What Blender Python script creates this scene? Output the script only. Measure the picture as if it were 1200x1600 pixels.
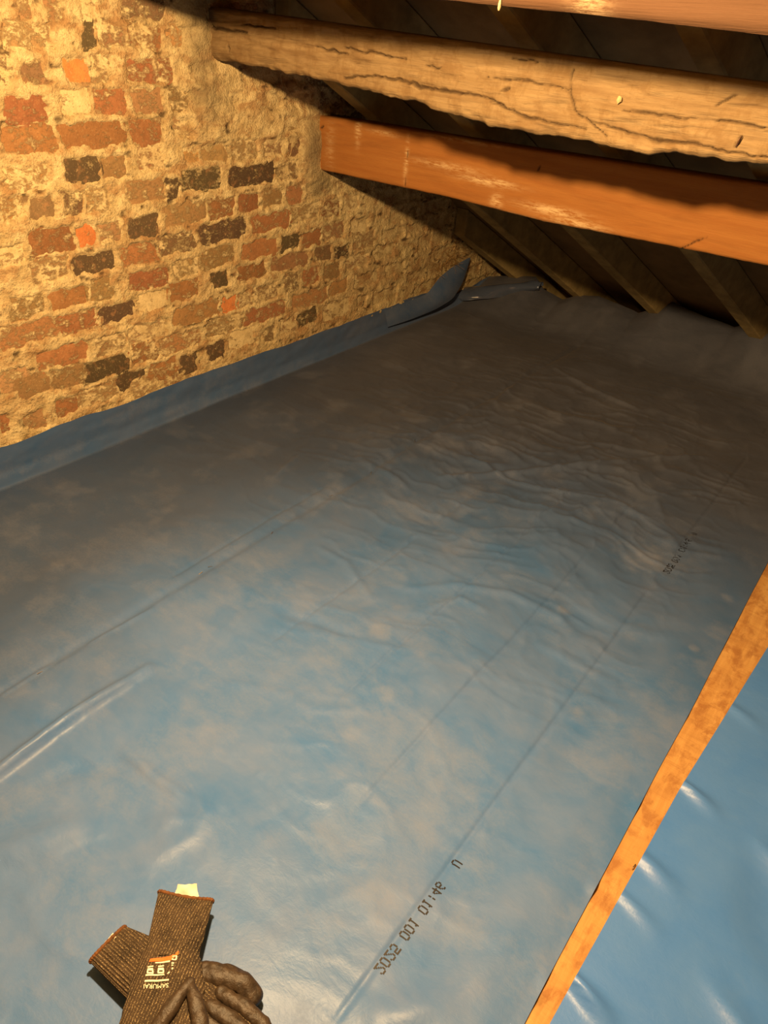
import bpy, bmesh, math, random
import numpy as np
from mathutils import Vector, Matrix

for o in list(bpy.data.objects):
    bpy.data.objects.remove(o)
scene = bpy.context.scene
COL = scene.collection
RNG = np.random.default_rng(7)
random.seed(7)

# ------------------------------------------------------------------ camera
H = 1.2                                   # camera height above the floor, metres
F = 1110.0                                # focal length in pixels of the 1200x1600 frame
AX = np.array([[0.78977581, 0.39393484, -0.47018029],
               [0.60920142, -0.41425696, 0.67621357],
               [0.07160863, -0.82049163, -0.56715579]])
CAM = np.array([0, 0, H])
cd = bpy.data.cameras.new('camera')
cd.sensor_fit = 'VERTICAL'
cd.sensor_height = 36
cd.lens = F / 1600 * 36
cd.clip_start = 0.02
cam = bpy.data.objects.new('camera', cd)
COL.objects.link(cam)
R = Matrix((AX[0], AX[1], AX[2])) @ Matrix(((1, 0, 0), (0, -1, 0), (0, 0, -1)))
cam.matrix_world = Matrix.Translation(CAM) @ R.to_4x4()
scene.camera = cam

# ------------------------------------------------------------------ world, light, exposure
scene.view_settings.view_transform = 'Standard'
scene.view_settings.look = 'None'
scene.view_settings.gamma = 1
scene.view_settings.use_curve_mapping = False
scene.view_settings.exposure = 0.0
world = bpy.data.worlds.new('world')
scene.world = world
world.use_nodes = True
world.node_tree.nodes['Background'].inputs[0].default_value = (0.5, 0.38, 0.22, 1)
world.node_tree.nodes['Background'].inputs[1].default_value = 0.02
LAMP = (-0.47 * H, 0.46 * H, 1.168 * H)
LAMP_COLOR = (1.0, 0.63, 0.28)
LAMP_WATTS = 198.0
ld = bpy.data.lights.new('lamp_light', 'POINT')
ld.energy = LAMP_WATTS
ld.color = LAMP_COLOR
ld.shadow_soft_size = 0.035
lamp_light = bpy.data.objects.new('lamp_light', ld)
lamp_light.location = LAMP
COL.objects.link(lamp_light)

# ------------------------------------------------------------------ helpers
def ray(p):
    return AX @ np.array([p[0] - 600.0, p[1] - 800.0, F])
def on_axis(p, axis, value):              # where the sight line of p meets the plane axis = value
    r = ray(p)
    return CAM + r * ((value - CAM[axis]) / r[axis])
def fl(p, z=0.0): return on_axis(p, 2, z)
WX = -1.594 * H                           # plane of the brick wall
def wl(p): return on_axis(p, 0, WX)

def lattice(seed, n=256):
    return np.random.default_rng(seed).random((n, n))
_LAT = {}
def vnoise(x, y, seed=0):
    if seed not in _LAT: _LAT[seed] = lattice(seed)
    L = _LAT[seed]
    xi = np.floor(x).astype(int); yi = np.floor(y).astype(int)
    fx = x - xi; fy = y - yi
    fx = fx * fx * fx * (fx * (fx * 6 - 15) + 10); fy = fy * fy * fy * (fy * (fy * 6 - 15) + 10)
    a = L[xi % 256, yi % 256]; b = L[(xi + 1) % 256, yi % 256]
    c = L[xi % 256, (yi + 1) % 256]; d = L[(xi + 1) % 256, (yi + 1) % 256]
    return (a * (1 - fx) + b * fx) * (1 - fy) + (c * (1 - fx) + d * fx) * fy
def fbm(x, y, octs=4, seed=0, gain=0.5):
    s = 0; a = 1; t = 0
    for k in range(octs):
        s = s + a * vnoise(x * 2 ** k + 17.3 * k, y * 2 ** k + 9.1 * k, seed + k); t += a; a *= gain
    return s / t
def sstep(a, b, x):
    t = np.clip((x - a) / (b - a), 0, 1)
    return t * t * (3 - 2 * t)
def seg_dist(px, py, pts):
    """distance to a polyline and the fraction along it"""
    best = np.full(np.shape(px), 1e9); frac = np.zeros(np.shape(px))
    n = len(pts) - 1
    for i in range(n):
        ax, ay = pts[i]; bx, by = pts[i + 1]
        dx, dy = bx - ax, by - ay
        t = np.clip(((px - ax) * dx + (py - ay) * dy) / (dx * dx + dy * dy + 1e-12), 0, 1)
        d = np.hypot(px - ax - t * dx, py - ay - t * dy)
        m = d < best
        best = np.where(m, d, best); frac = np.where(m, (i + t) / n, frac)
    return best, frac

def mesh_obj(name, verts, faces, material=None, parent=None, smooth=True):
    me = bpy.data.meshes.new(name)
    verts = np.asarray(verts, dtype=np.float32)
    if isinstance(faces, np.ndarray):
        k = faces.shape[1]
        me.vertices.add(len(verts)); me.vertices.foreach_set('co', verts.ravel())
        me.loops.add(faces.size); me.loops.foreach_set('vertex_index', faces.ravel().astype(np.int32))
        me.polygons.add(len(faces))
        me.polygons.foreach_set('loop_start', np.arange(0, faces.size, k, dtype=np.int32))
        me.update(calc_edges=True)
    else:
        me.from_pydata(verts.tolist(), [], faces)
    me.validate()
    if smooth:
        me.polygons.foreach_set('use_smooth', [True] * len(me.polygons))
    ob = bpy.data.objects.new(name, me)
    COL.objects.link(ob)
    if material: me.materials.append(material)
    if parent: ob.parent = parent
    return ob
def bm_obj(name, bm, material=None, parent=None, smooth=True):
    bmesh.ops.recalc_face_normals(bm, faces=bm.faces)
    me = bpy.data.meshes.new(name)
    bm.to_mesh(me); bm.free()
    if smooth:
        me.polygons.foreach_set('use_smooth', [True] * len(me.polygons))
    ob = bpy.data.objects.new(name, me); COL.objects.link(ob)
    if material: me.materials.append(material)
    if parent: ob.parent = parent
    return ob
def grid_faces(nu, nv, mask=None):
    i = np.arange(nu - 1)[:, None] * nv + np.arange(nv - 1)[None, :]
    f = np.stack([i, i + nv, i + nv + 1, i + 1], -1)
    if mask is not None: f = f[mask]
    return f.reshape(-1, 4)
def set_attr(ob, name, values):
    a = ob.data.attributes.new(name, 'FLOAT', 'POINT')
    a.data.foreach_set('value', np.asarray(values, dtype=np.float32).ravel())
def tag(o, label, cat, group=None, kind=None):
    o['label'] = label; o['category'] = cat
    if group: o['group'] = group
    if kind: o['kind'] = kind
    return o
def structure(o):
    o['kind'] = 'structure'; return o
def empty(name, loc=(0, 0, 0)):
    e = bpy.data.objects.new(name, None); e.location = loc; e.empty_display_size = 0.05
    COL.objects.link(e); return e

# ------------------------------------------------------------------ materials
class NT:
    def __init__(self, name):
        self.m = bpy.data.materials.new(name); self.m.use_nodes = True
        self.t = self.m.node_tree; self.b = self.t.nodes['Principled BSDF']
    def n(self, kind, props=None, **ins):
        nd = self.t.nodes.new(kind)
        for k, v in (props or {}).items(): setattr(nd, k, v)
        for k, v in ins.items():
            key = int(k[1:]) if k[0] == 'i' and k[1:].isdigit() else k.replace('_', ' ')
            self.put(nd.inputs[key], v)
        return nd
    def put(self, sock, v):
        if isinstance(v, bpy.types.NodeSocket): self.t.links.new(v, sock)
        elif isinstance(v, (tuple, list)) and len(v) == 3 and sock.type == 'RGBA': sock.default_value = (*v, 1)
        else: sock.default_value = v
    def pos(self, scale=(1, 1, 1)):
        g = self.n('ShaderNodeNewGeometry').outputs['Position']
        return self.n('ShaderNodeMapping', None, Vector=g, Scale=scale).outputs[0]
    def obj(self, scale=(1, 1, 1)):
        g = self.n('ShaderNodeTexCoord').outputs['Object']
        return self.n('ShaderNodeMapping', None, Vector=g, Scale=scale).outputs[0]
    def noise(self, vec, scale, detail=4, rough=0.55, dist=0.0):
        return self.n('ShaderNodeTexNoise', None, Vector=vec, Scale=scale, Detail=detail, Roughness=rough, Distortion=dist).outputs['Fac']
    def ramp(self, fac, a, b, lo=0.0, hi=1.0):
        return self.n('ShaderNodeMapRange', {'clamp': True}, i0=fac, i1=a, i2=b, i3=lo, i4=hi).outputs[0]
    def mix(self, fac, a, b, mode='MIX'):
        nd = self.t.nodes.new('ShaderNodeMix'); nd.data_type = 'RGBA'; nd.blend_type = mode
        self.put(nd.inputs[0], fac); self.put(nd.inputs[6], a); self.put(nd.inputs[7], b)
        return nd.outputs[2]
    def math(self, op, a, b=0.0):
        return self.n('ShaderNodeMath', {'operation': op}, i0=a, i1=b).outputs[0]
    def attr(self, name):
        return self.n('ShaderNodeAttribute', {'attribute_name': name}).outputs['Fac']
    def bump(self, h, dist, strength=1.0):
        self.put(self.b.inputs['Normal'], self.n('ShaderNodeBump', None, Height=h, Distance=dist, Strength=strength).outputs[0])
    def base(self, c): self.put(self.b.inputs['Base Color'], c)
    def set(self, **k):
        for a, v in k.items(): self.put(self.b.inputs[a.replace('_', ' ')], v)

def mat_mortar():
    t = NT('lime_mortar'); p = t.pos()
    big = t.noise(p, 3.0, 3); mid = t.noise(p, 22, 5, 0.6); fine = t.noise(p, 140, 4, 0.65)
    c = t.mix(t.ramp(mid, 0.35, 0.68), (0.55, 0.41, 0.20), (0.86, 0.70, 0.38))
    c = t.mix(t.ramp(big, 0.52, 0.7, 0, 0.45), c, (0.40, 0.22, 0.10))
    c = t.mix(t.ramp(t.noise(t.pos((1, 1, 1.8)), 13, 4, 0.6, 0.6), 0.48, 0.64, 0, 0.75), c, (0.42, 0.23, 0.10))
    c = t.mix(t.ramp(fine, 0.55, 0.72, 0, 0.65), c, (0.22, 0.13, 0.065))
    c = t.mix(t.attr('patch'), c, t.mix(t.ramp(mid, 0.3, 0.7), (0.20, 0.155, 0.085), (0.34, 0.26, 0.14)))
    c = t.mix(t.ramp(t.attr('pit'), 0, 1, 0, 0.85), c, (0.07, 0.042, 0.022))
    t.base(c); t.set(Roughness=0.95, Specular_IOR_Level=0.15)
    t.bump(t.math('ADD', t.math('MULTIPLY', mid, 1.2), fine), 0.009, 0.9)
    return t.m
def mat_brick():
    t = NT('old_brick'); p = t.pos()
    oi = t.n('ShaderNodeObjectInfo')
    mid = t.noise(p, 30, 5, 0.65); fine = t.noise(p, 160, 4, 0.7)
    c = t.mix(t.ramp(mid, 0.35, 0.7, 0.0, 0.7), oi.outputs['Color'], t.mix(0.4, oi.outputs['Color'], (0.07, 0.035, 0.022)))
    c = t.mix(t.ramp(t.noise(p, 55, 4), 0.55, 0.7, 0, 0.4), c, (0.5, 0.26, 0.12))
    thr = t.math('SUBTRACT', 0.86, t.math('MULTIPLY', oi.outputs['Alpha'], 0.62))
    sm = t.ramp(t.math('SUBTRACT', t.noise(t.pos((1, 1, 1.5)), 30, 8, 0.78, 0.1), thr), -0.05, 0.06)
    c = t.mix(sm, c, t.mix(t.ramp(mid, 0.3, 0.7), (0.55, 0.41, 0.20), (0.82, 0.66, 0.36)))
    c = t.mix(t.ramp(fine, 0.58, 0.72, 0, 0.6), c, (0.62, 0.46, 0.24))
    c = t.mix(t.ramp(t.noise(p, 210, 3, 0.7), 0.58, 0.70, 0, 0.5), c, (0.10, 0.06, 0.03))
    t.base(c); t.set(Roughness=0.9, Specular_IOR_Level=0.2)
    t.bump(t.math('ADD', t.math('ADD', mid, t.math('MULTIPLY', fine, 0.6)), t.math('MULTIPLY', sm, 0.7)), 0.004, 0.8)
    return t.m
def mat_sheet(name, blue, dusty, dust_gain, sheen, rough=0.34, spec=0.23):
    t = NT(name); p = t.pos()
    d = t.attr('dust')
    n1 = t.noise(p, 6, 5, 0.6, 0.6); n2 = t.noise(t.pos((0.5, 1, 1)), 26, 5, 0.7, 0.4); n3 = t.noise(p, 220, 3, 0.7)
    amt = t.math('MULTIPLY', t.ramp(t.math('ADD', t.math('MULTIPLY', n1, 0.7), t.math('MULTIPLY', n2, 0.3)), 0.30, 0.70), dust_gain)
    base = t.mix(amt, blue, dusty)
    falloff_col = t.mix(t.attr('fill_tint'), (0.040, 0.054, 0.090), (0.105, 0.108, 0.130))  # paler far end: bounced fill light put into the colour
    base = t.mix(t.attr('falloff_tint'), base, t.mix(t.ramp(n2, 0.3, 0.7, 0, 0.35), falloff_col, (0.02, 0.025, 0.035)))
    sp = t.ramp(t.math('ADD', t.math('MULTIPLY', d, 0.9), t.math('MULTIPLY', t.math('ADD', n2, n3), 0.38)), 0.45, 1.05)
    base = t.mix(t.math('MULTIPLY', sp, 0.5), base, (0.24, 0.26, 0.33))
    t.base(base)
    t.set(Roughness=t.math('ADD', t.ramp(amt, 0, 1, rough, rough * 1.35), t.math('MULTIPLY', sp, 0.3)), IOR=1.5, Specular_IOR_Level=spec, Sheen_Weight=t.math('MULTIPLY', sheen, 1.0), Sheen_Roughness=0.45, Sheen_Tint=(0.55, 0.46, 0.36, 1))
    t.bump(t.math('ADD', n2, t.math('MULTIPLY', t.noise(p, 60, 4, 0.6, 1.0), 0.5)), 0.005, 0.15)
    return t.m
def mat_wood(name, light, dark, ring, grain_scale=(1.2, 30, 30), rough=0.75, smear=(0.6, 0.46, 0.28), spec=0.25, bump=0.003, stain=None):
    t = NT(name); p = t.pos(grain_scale)
    g = t.noise(p, 3.0, 6, 0.65, 0.4); w = t.noise(t.pos((0.8, 5, 5)), 4, 4, 0.6, 1.2); fine = t.noise(t.pos((3, 90, 90)), 4, 5, 0.7)
    c = t.mix(t.ramp(g, 0.3, 0.7), light, dark)
    c = t.mix(t.ramp(w, 0.5, 0.75, 0, 0.6), c, ring)
    c = t.mix(t.ramp(fine, 0.55, 0.75, 0, 0.35), c, dark)
    s = t.math('MULTIPLY', t.attr('smear'), t.ramp(t.noise(t.pos((1, 5, 5)), 26, 7, 0.78), 0.42, 0.56))
    c = t.mix(s, c, smear)
    if stain: c = t.mix(t.ramp(t.noise(t.pos((1.6, 1, 1)), 16, 6, 0.7, 0.3), 0.48, 0.62, 0, 0.7), c, stain)
    c = t.mix(t.attr('crack'), c, (0.045, 0.025, 0.012))
    t.base(c); t.set(Roughness=rough, Specular_IOR_Level=spec)
    t.bump(t.math('ADD', g, t.math('MULTIPLY', fine, 0.7)), bump, 0.6)
    return t.m
def mat_plain(name, color, rough=0.8, var=0.35, scale=20, bump=0.003, spec=0.3, metal=0.0):
    t = NT(name); p = t.pos()
    n = t.noise(p, scale, 5, 0.6)
    dk = tuple(v * (1 - var) for v in color); lt = tuple(min(1, v * (1 + var)) for v in color)
    t.base(t.mix(t.ramp(n, 0.3, 0.7), dk, lt)); t.set(Roughness=rough, Specular_IOR_Level=spec, Metallic=metal)
    if bump: t.bump(n, bump, 0.7)
    return t.m

M_MORTAR = mat_mortar(); M_BRICK = mat_brick()
M_SHEET = mat_sheet('dusty_blue_film', (0.052, 0.160, 0.42), (0.138, 0.208, 0.40), 0.92, 0.10)
M_SHEET2 = mat_sheet('clean_blue_film', (0.060, 0.205, 0.64), (0.11, 0.255, 0.62), 0.6, 0.05, 0.36, 0.55)
M_SHEET3 = mat_sheet('glossy_blue_film', (0.046, 0.165, 0.45), (0.10, 0.16, 0.34), 0.85, 0.05, 0.02, 0.6)
M_OLD = mat_wood('weathered_timber', (0.335, 0.235, 0.118), (0.225, 0.145, 0.066), (0.13, 0.068, 0.03), rough=0.85, bump=0.007, stain=(0.20, 0.12, 0.05))
M_PINE = mat_wood('orange_timber', (0.38, 0.165, 0.045), (0.32, 0.125, 0.033), (0.24, 0.095, 0.028), (0.9, 18, 18), 0.8, (0.70, 0.50, 0.26), 0.12)
M_RED = mat_wood('reddish_timber', (0.080, 0.042, 0.023), (0.066, 0.034, 0.018), (0.09, 0.052, 0.030), (0.9, 18, 18), 0.85, spec=0.1)
M_BOARD = mat_wood('joist_timber', (0.62, 0.37, 0.13), (0.44, 0.22, 0.065), (0.32, 0.15, 0.05), (14, 1.0, 14), 0.7, stain=(0.30, 0.125, 0.04))
M_RAFTER = mat_plain('rafter_timber', (0.33, 0.25, 0.11), 0.85, 0.3, 18)
M_UNDERLAY = mat_plain('roof_underlay', (0.22, 0.145, 0.066), 0.8, 0.25, 8)
M_FLOOR = mat_plain('floor_boards', (0.25, 0.16, 0.08), 0.85)
M_PLASTER = mat_plain('rough_plaster', (0.36, 0.26, 0.15), 0.95)

# ------------------------------------------------------------------ the setting: floor, roof, outer walls
SL = 0.625                                            # roof slope
def z_raft(y): return (1 - 0.145) * H - SL * (y - 1.728 * H)      # underside of the rafters
def z_under(y): return z_raft(y) + 0.105 * H                       # roof underlay
Y_EAVE = (1.728 * H + ((1 - 0.145) * H + 0.105 * H + 0.06) / SL)
Y_RIDGE = -0.15
X_R = 2.6
def prism_x(name, poly, x0, x1, material, parent=None):
    n = len(poly)
    v = [(x0, y, z) for y, z in poly] + [(x1, y, z) for y, z in poly]
    f = [tuple(range(n))[::-1], tuple(range(n, 2 * n))] + [(i, (i + 1) % n, n + (i + 1) % n, n + i) for i in range(n)]
    return mesh_obj(name, v, f, material, parent, smooth=False)
zr = z_under(Y_RIDGE)
Y_BACK = Y_RIDGE - (Y_EAVE - Y_RIDGE)
structure(prism_x('floor', [(Y_BACK, -0.12), (Y_EAVE, -0.12), (Y_EAVE, -0.06), (Y_BACK, -0.06)], WX - 0.1, X_R + 0.1, M_FLOOR))
structure(prism_x('ceiling', [(Y_EAVE, z_under(Y_EAVE)), (Y_RIDGE, zr), (Y_RIDGE, zr + 0.03), (Y_EAVE, z_under(Y_EAVE) + 0.03)], WX - 0.1, X_R + 0.1, M_UNDERLAY))
structure(prism_x('ceiling_rear', [(Y_BACK, -0.06), (Y_RIDGE, zr), (Y_RIDGE, zr + 0.03), (Y_BACK, -0.03)], WX - 0.1, X_R + 0.1, M_UNDERLAY))
structure(prism_x('wall_right', [(Y_BACK, -0.06), (Y_EAVE, -0.06), (Y_RIDGE, zr)], X_R, X_R + 0.1, M_PLASTER))

# ------------------------------------------------------------------ brick wall
# (x1, x2, y, kind): the two ends and the height of each brick, read along its course
BR = """22 48 5 B|72 97 7 B|123 152 8 T|190 258 10 E
0 90 55 T|130 148 55 D|150 195 53 T|203 252 57 R|263 305 55 O
0 16 113 E|35 73 112 E|98 139 109 X|143 172 107 T|200 270 110 R|295 324 112 O
10 72 172 R|92 140 160 T|148 195 158 R|208 256 158 B|267 312 158 B
4 90 217 R|96 192 211 R|204 256 206 R|272 300 200 T
8 78 278 O|100 155 266 D|160 197 262 B|212 256 246 O|288 314 240 O|316 354 237 B|360 402 233 T|414 444 232 B|450 471 230 E
0 36 328 O|43 85 324 E|98 130 318 E|133 172 313 T|200 256 299 B|260 281 294 D|284 345 281 D|356 426 273 D|435 466 267 E
48 115 377 R|119 150 369 X|153 188 362 T|199 249 354 D|258 321 333 B|326 368 325 R|373 406 317 R|412 442 310 B|448 474 304 O|480 505 298 T
0 40 398 T|48 109 419 B|114 179 412 D|188 246 397 R|251 304 381 E|312 385 361 D|395 453 347 R|456 500 332 B|505 532 326 R|536 558 318 T
14 75 478 B|78 136 466 R|139 174 452 B|203 266 436 R|271 312 419 B|315 369 402 B|378 432 390 R|439 470 378 D|474 501 373 R|506 538 360 B|545 575 352 T
0 88 520 O|91 157 505 R|154 210 488 D|216 262 470 T|265 313 453 R|331 355 437 D|369 418 425 R|425 483 409 B|494 518 396 E|522 546 394 D|552 585 375 T
55 140 557 R|150 197 538 B|203 262 519 T|269 345 488 O|347 370 476 X|372 394 468 B|398 433 457 B|445 465 441 E|475 498 431 R|507 531 423 B|540 575 408 T|585 615 393 T
0 48 592 T|133 201 574 D|205 247 551 R|252 314 533 O|320 381 508 B|382 446 489 R|456 513 466 O|516 543 449 O|552 590 436 T|600 632 420 T
26 74 604 B|80 131 590 B|187 228 593 D|232 274 577 R|283 308 569 D|326 351 548 D|358 396 528 T|413 430 521 E|437 463 509 O|465 496 496 D|505 545 484 T|556 573 472 D|582 620 462 T
0 19 662 R|40 71 659 B|86 124 634 R|126 188 615 B|208 246 604 T|255 300 590 O"""
KIND = {'R': ((0.36, 0.165, 0.072), 0.50), 'O': ((0.50, 0.27, 0.115), 0.56), 'X': ((0.62, 0.23, 0.075), 0.36),
        'B': ((0.36, 0.215, 0.10), 0.53), 'T': ((0.48, 0.30, 0.14), 0.66), 'D': ((0.11, 0.078, 0.044), 0.43), 'E': ((0.23, 0.145, 0.075), 0.5)}
bricks = []                                # y, z, length, height, kind, proud
for row in BR.split('\n'):
    for item in row.split('|'):
        x1, x2, yy, k = item.split(); x1, x2, yy = float(x1), float(x2), float(yy)
        xm = (x1 + x2) / 2
        sl = (120 - yy) / (1600 - xm)
        a = wl((x1, yy + (x1 - xm) * sl)); b = wl((x2, yy + (x2 - xm) * sl))
        bricks.append([(a[1] + b[1]) / 2, (a[2] + b[2]) / 2, b[1] - a[1], 0.063 * random.uniform(0.9, 1.06), k, 0.0])
PITCH = 0.0622 * H
hand = list(bricks)
extra = []
zc0 = wl((30, 113))[2]
for k in range(-14, 26):
    zc = zc0 - k * PITCH
    if zc < 0.02 or zc > 2.2: continue
    y = -0.75 + (0.11 if k % 2 else 0)
    while y < 3.75:
        ln = random.choice((0.215, 0.215, 0.105, 0.16))
        c = y + ln / 2
        if zc + 0.03 < z_under(c) and not any(abs(h[1] - zc) < 0.062 and abs(h[0] - c) < (h[2] + ln) / 2 for h in hand):
            vis = c > 0.66 and zc < z_raft(c)
            it = [c, zc + random.uniform(-0.004, 0.004), ln, 0.06 * random.uniform(0.85, 1.05), random.choice('TTTOBTRE' if c < 2.4 else 'TTTTTOTB'), -0.002]
            (bricks if vis and len(bricks) < 296 else extra).append(it)
        y += ln + 0.014

# mortar: a fine uneven surface, raised between the bricks
GY = np.arange(-0.8, 3.9, 0.0052); GZ = np.arange(-0.06, 2.2, 0.0052)
Yg, Zg = np.meshgrid(GY, GZ, indexing='ij')
wy = Yg + 0.017 * (fbm(Yg * 30, Zg * 30, 4, 11) - 0.5) * 2
wz = Zg + 0.013 * (fbm(Yg * 34, Zg * 34, 4, 21) - 0.5) * 2
inside = np.full(Yg.shape, -1.0)
for b in bricks + extra:
    i0, i1 = np.searchsorted(GY, [b[0] - b[2] / 2 - 0.05, b[0] + b[2] / 2 + 0.05])
    j0, j1 = np.searchsorted(GZ, [b[1] - 0.08, b[1] + 0.08])
    s = np.s_[i0:i1, j0:j1]
    d = np.minimum(b[2] / 2 - np.abs(wy[s] - b[0]), b[3] / 2 - np.abs(wz[s] - b[1]))
    inside[s] = np.maximum(inside[s], d)
n_big = fbm(Yg * 7, Zg * 7, 4, 31); n_mid = fbm(Yg * 30, Zg * 38, 4, 41, 0.6); n_fine = fbm(Yg * 110, Zg * 110, 2, 51)
rel = 0.0022 + 0.011 * (n_mid - 0.5) + 0.005 * (n_big - 0.5) + 0.003 * (n_fine - 0.5)
win = sstep(-0.002, 0.006, inside)
rel = rel * (1 - win) + win * (-0.0058 + 0.25 * rel)
# parging smeared round the beam ends and over the top of the wall beside the old beam
def blob(px, ry, rz):
    c = wl(px); return np.exp(-(((Yg - c[1]) / ry) ** 2 + ((Zg - c[2]) / rz) ** 2) ** 1.5)
patch = np.maximum.reduce([blob((487, 232), 0.05, 0.10), blob((498, 285), 0.06, 0.05), blob((310, 60), 0.05, 0.20) * 0.9, blob((322, 150), 0.07, 0.08) * 0.8])
smearz = np.maximum.reduce([blob((400, 165), 0.22, 0.085), blob((440, 190), 0.12, 0.07), blob((330, 200), 0.12, 0.06)])
far = sstep(2.25, 2.75, Yg + 0.3 * (n_big - 0.5)) * 0.75
rel = rel + patch * 0.012 + smearz * (0.010 + 0.024 * (fbm(Yg * 18, Zg * 24, 4, 61) - 0.5)) + far * 0.007
pit = sstep(0.70, 0.82, fbm(Yg * 30, Zg * 60, 3, 71)) * (1 - sstep(0.0, 0.008, inside)) + 0.6 * np.exp(-((inside - 0.001) / 0.002) ** 2) * sstep(0.56, 0.66, fbm(Yg * 12, Zg * 12, 3, 81))
pit = np.clip(pit, 0, 1) * (1 - patch)
rel = rel - 0.006 * pit
P = np.stack([WX + rel, Yg, Zg], -1).reshape(-1, 3)
keep = (Zg < z_under(Yg) + 0.02)[:-1, :-1]
wall = mesh_obj('wall_left', P, grid_faces(len(GY), len(GZ), keep), M_MORTAR)
set_attr(wall, 'patch', patch * (0.55 + 0.6 * n_mid)); set_attr(wall, 'pit', pit)
structure(wall)
backing = prism_x('wall_core', [(Y_BACK, -0.06), (Y_EAVE, -0.06), (Y_RIDGE, zr)], WX - 0.12, WX - 0.05, M_MORTAR, wall)

def brick_mesh(seed):
    rng = np.random.default_rng(seed)
    nu, nv = 7, 4
    us = np.linspace(-0.5, 0.5, nu); vs = np.linspace(-0.5, 0.5, nv)
    v = []
    for i, u in enumerate(us):
        for j, w in enumerate(vs):
            eu = i in (0, nu - 1); ev = j in (0, nv - 1)
            x = -0.0015 * (eu or ev) - 0.002 * (eu and ev) + rng.uniform(-0.0022, 0.0022)
            sh = 0.12 if (eu and ev) else 0.0
            v.append((x, u * (1 - sh * 0.6) + (rng.uniform(-0.02, 0.02)), w * (1 - sh) + rng.uniform(-0.05, 0.05)))
    f = [tuple(map(int, q)) for q in grid_faces(nu, nv)]
    ring = [i * nv for i in range(nu)] + [(nu - 1) * nv + j for j in range(1, nv)] + [i * nv + nv - 1 for i in range(nu - 2, -1, -1)] + [j for j in range(nv - 2, 0, -1)]
    n0 = len(v)
    m = len(ring)
    for r in ring: v.append(v[r])                      # own vertices for the sides keep the front edge crisp
    for r in ring: v.append((-0.05, v[r][1], v[r][2]))
    for k in range(m):
        f.append((n0 + k, n0 + (k + 1) % m, n0 + m + (k + 1) % m, n0 + m + k))
    me = bpy.data.meshes.new('brick')
    me.from_pydata(v, [], f); me.materials.append(M_BRICK)
    bm = bmesh.new(); bm.from_mesh(me); bmesh.ops.recalc_face_normals(bm, faces=bm.faces); bm.to_mesh(me); bm.free()
    me.polygons.foreach_set('use_smooth', [True] * len(me.polygons))
    return me
BM = [brick_mesh(100 + i) for i in range(10)]
def color_of(k):
    c, s = KIND[k]; j = random.uniform(0.8, 1.2)
    return (c[0] * j, c[1] * j * random.uniform(0.9, 1.1), c[2] * j, min(1, s * random.uniform(0.8, 1.25)))
for b in bricks:
    o = bpy.data.objects.new('brick', random.choice(BM)); COL.objects.link(o)
    o.parent = wall
    o.location = (WX + b[5] + random.uniform(-0.0030, 0.0006), b[0], b[1])
    o.scale = (1, b[2] + 0.022, min(b[3] * 1.16, 0.0735)); o.rotation_euler = (random.uniform(-0.02, 0.02), 0, random.uniform(-0.02, 0.02))
    o.color = color_of(b[4])
vv, ff = [], []
for b in extra:
    me = random.choice(BM); n0 = len(vv)
    vv += [(WX + q.co.x - 0.002, b[0] + q.co.y * b[2], b[1] + q.co.z * b[3]) for q in me.vertices]
    ff += [tuple(n0 + i for i in p.vertices) for p in me.polygons]
ex = mesh_obj('brickwork', vv, ff, M_BRICK, wall); ex.color = (0.30, 0.15, 0.07, 0.6); ex['kind'] = 'stuff'

# straw-like fibres sticking out of the wall where it meets the eaves
fv, ffc = [], []
c0 = wl((704, 402))
for k in range(150):
    p = np.array([WX + 0.006, c0[1] + random.gauss(0, 0.10), c0[2] + random.gauss(-0.02, 0.055)])
    d = np.array([random.uniform(0.1, 0.8), random.gauss(0, 0.7), random.gauss(0.1, 0.8)]); d /= np.linalg.norm(d)
    L = random.uniform(0.03, 0.075); cv = np.array([random.gauss(0, 0.3), random.gauss(0, 0.3), random.gauss(-0.3, 0.3)])
    sd = np.cross(d, [0.3, 0.5, 0.8]); sd /= np.linalg.norm(sd); up = np.cross(d, sd)
    n0 = len(fv)
    for s in range(4):
        t = s / 3; q = p + d * L * t + cv * L * t * t * 0.5
        for a in range(3):
            an = a * 2.094; fv.append(tuple(q + (sd * math.cos(an) + up * math.sin(an)) * 0.0011 * (1 - 0.6 * t)))
    for s in range(3):
        for a in range(3):
            ffc.append((n0 + s * 3 + a, n0 + s * 3 + (a + 1) % 3, n0 + s * 3 + 3 + (a + 1) % 3, n0 + s * 3 + 3 + a))
fib = mesh_obj('straw_fibres', fv, ffc, mat_plain('straw', (0.42, 0.25, 0.09), 0.9, 0.4, 60, 0))
tag(fib, 'tuft of brown straw fibres on the brick wall beside the eaves', 'fibres', kind='stuff')

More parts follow.
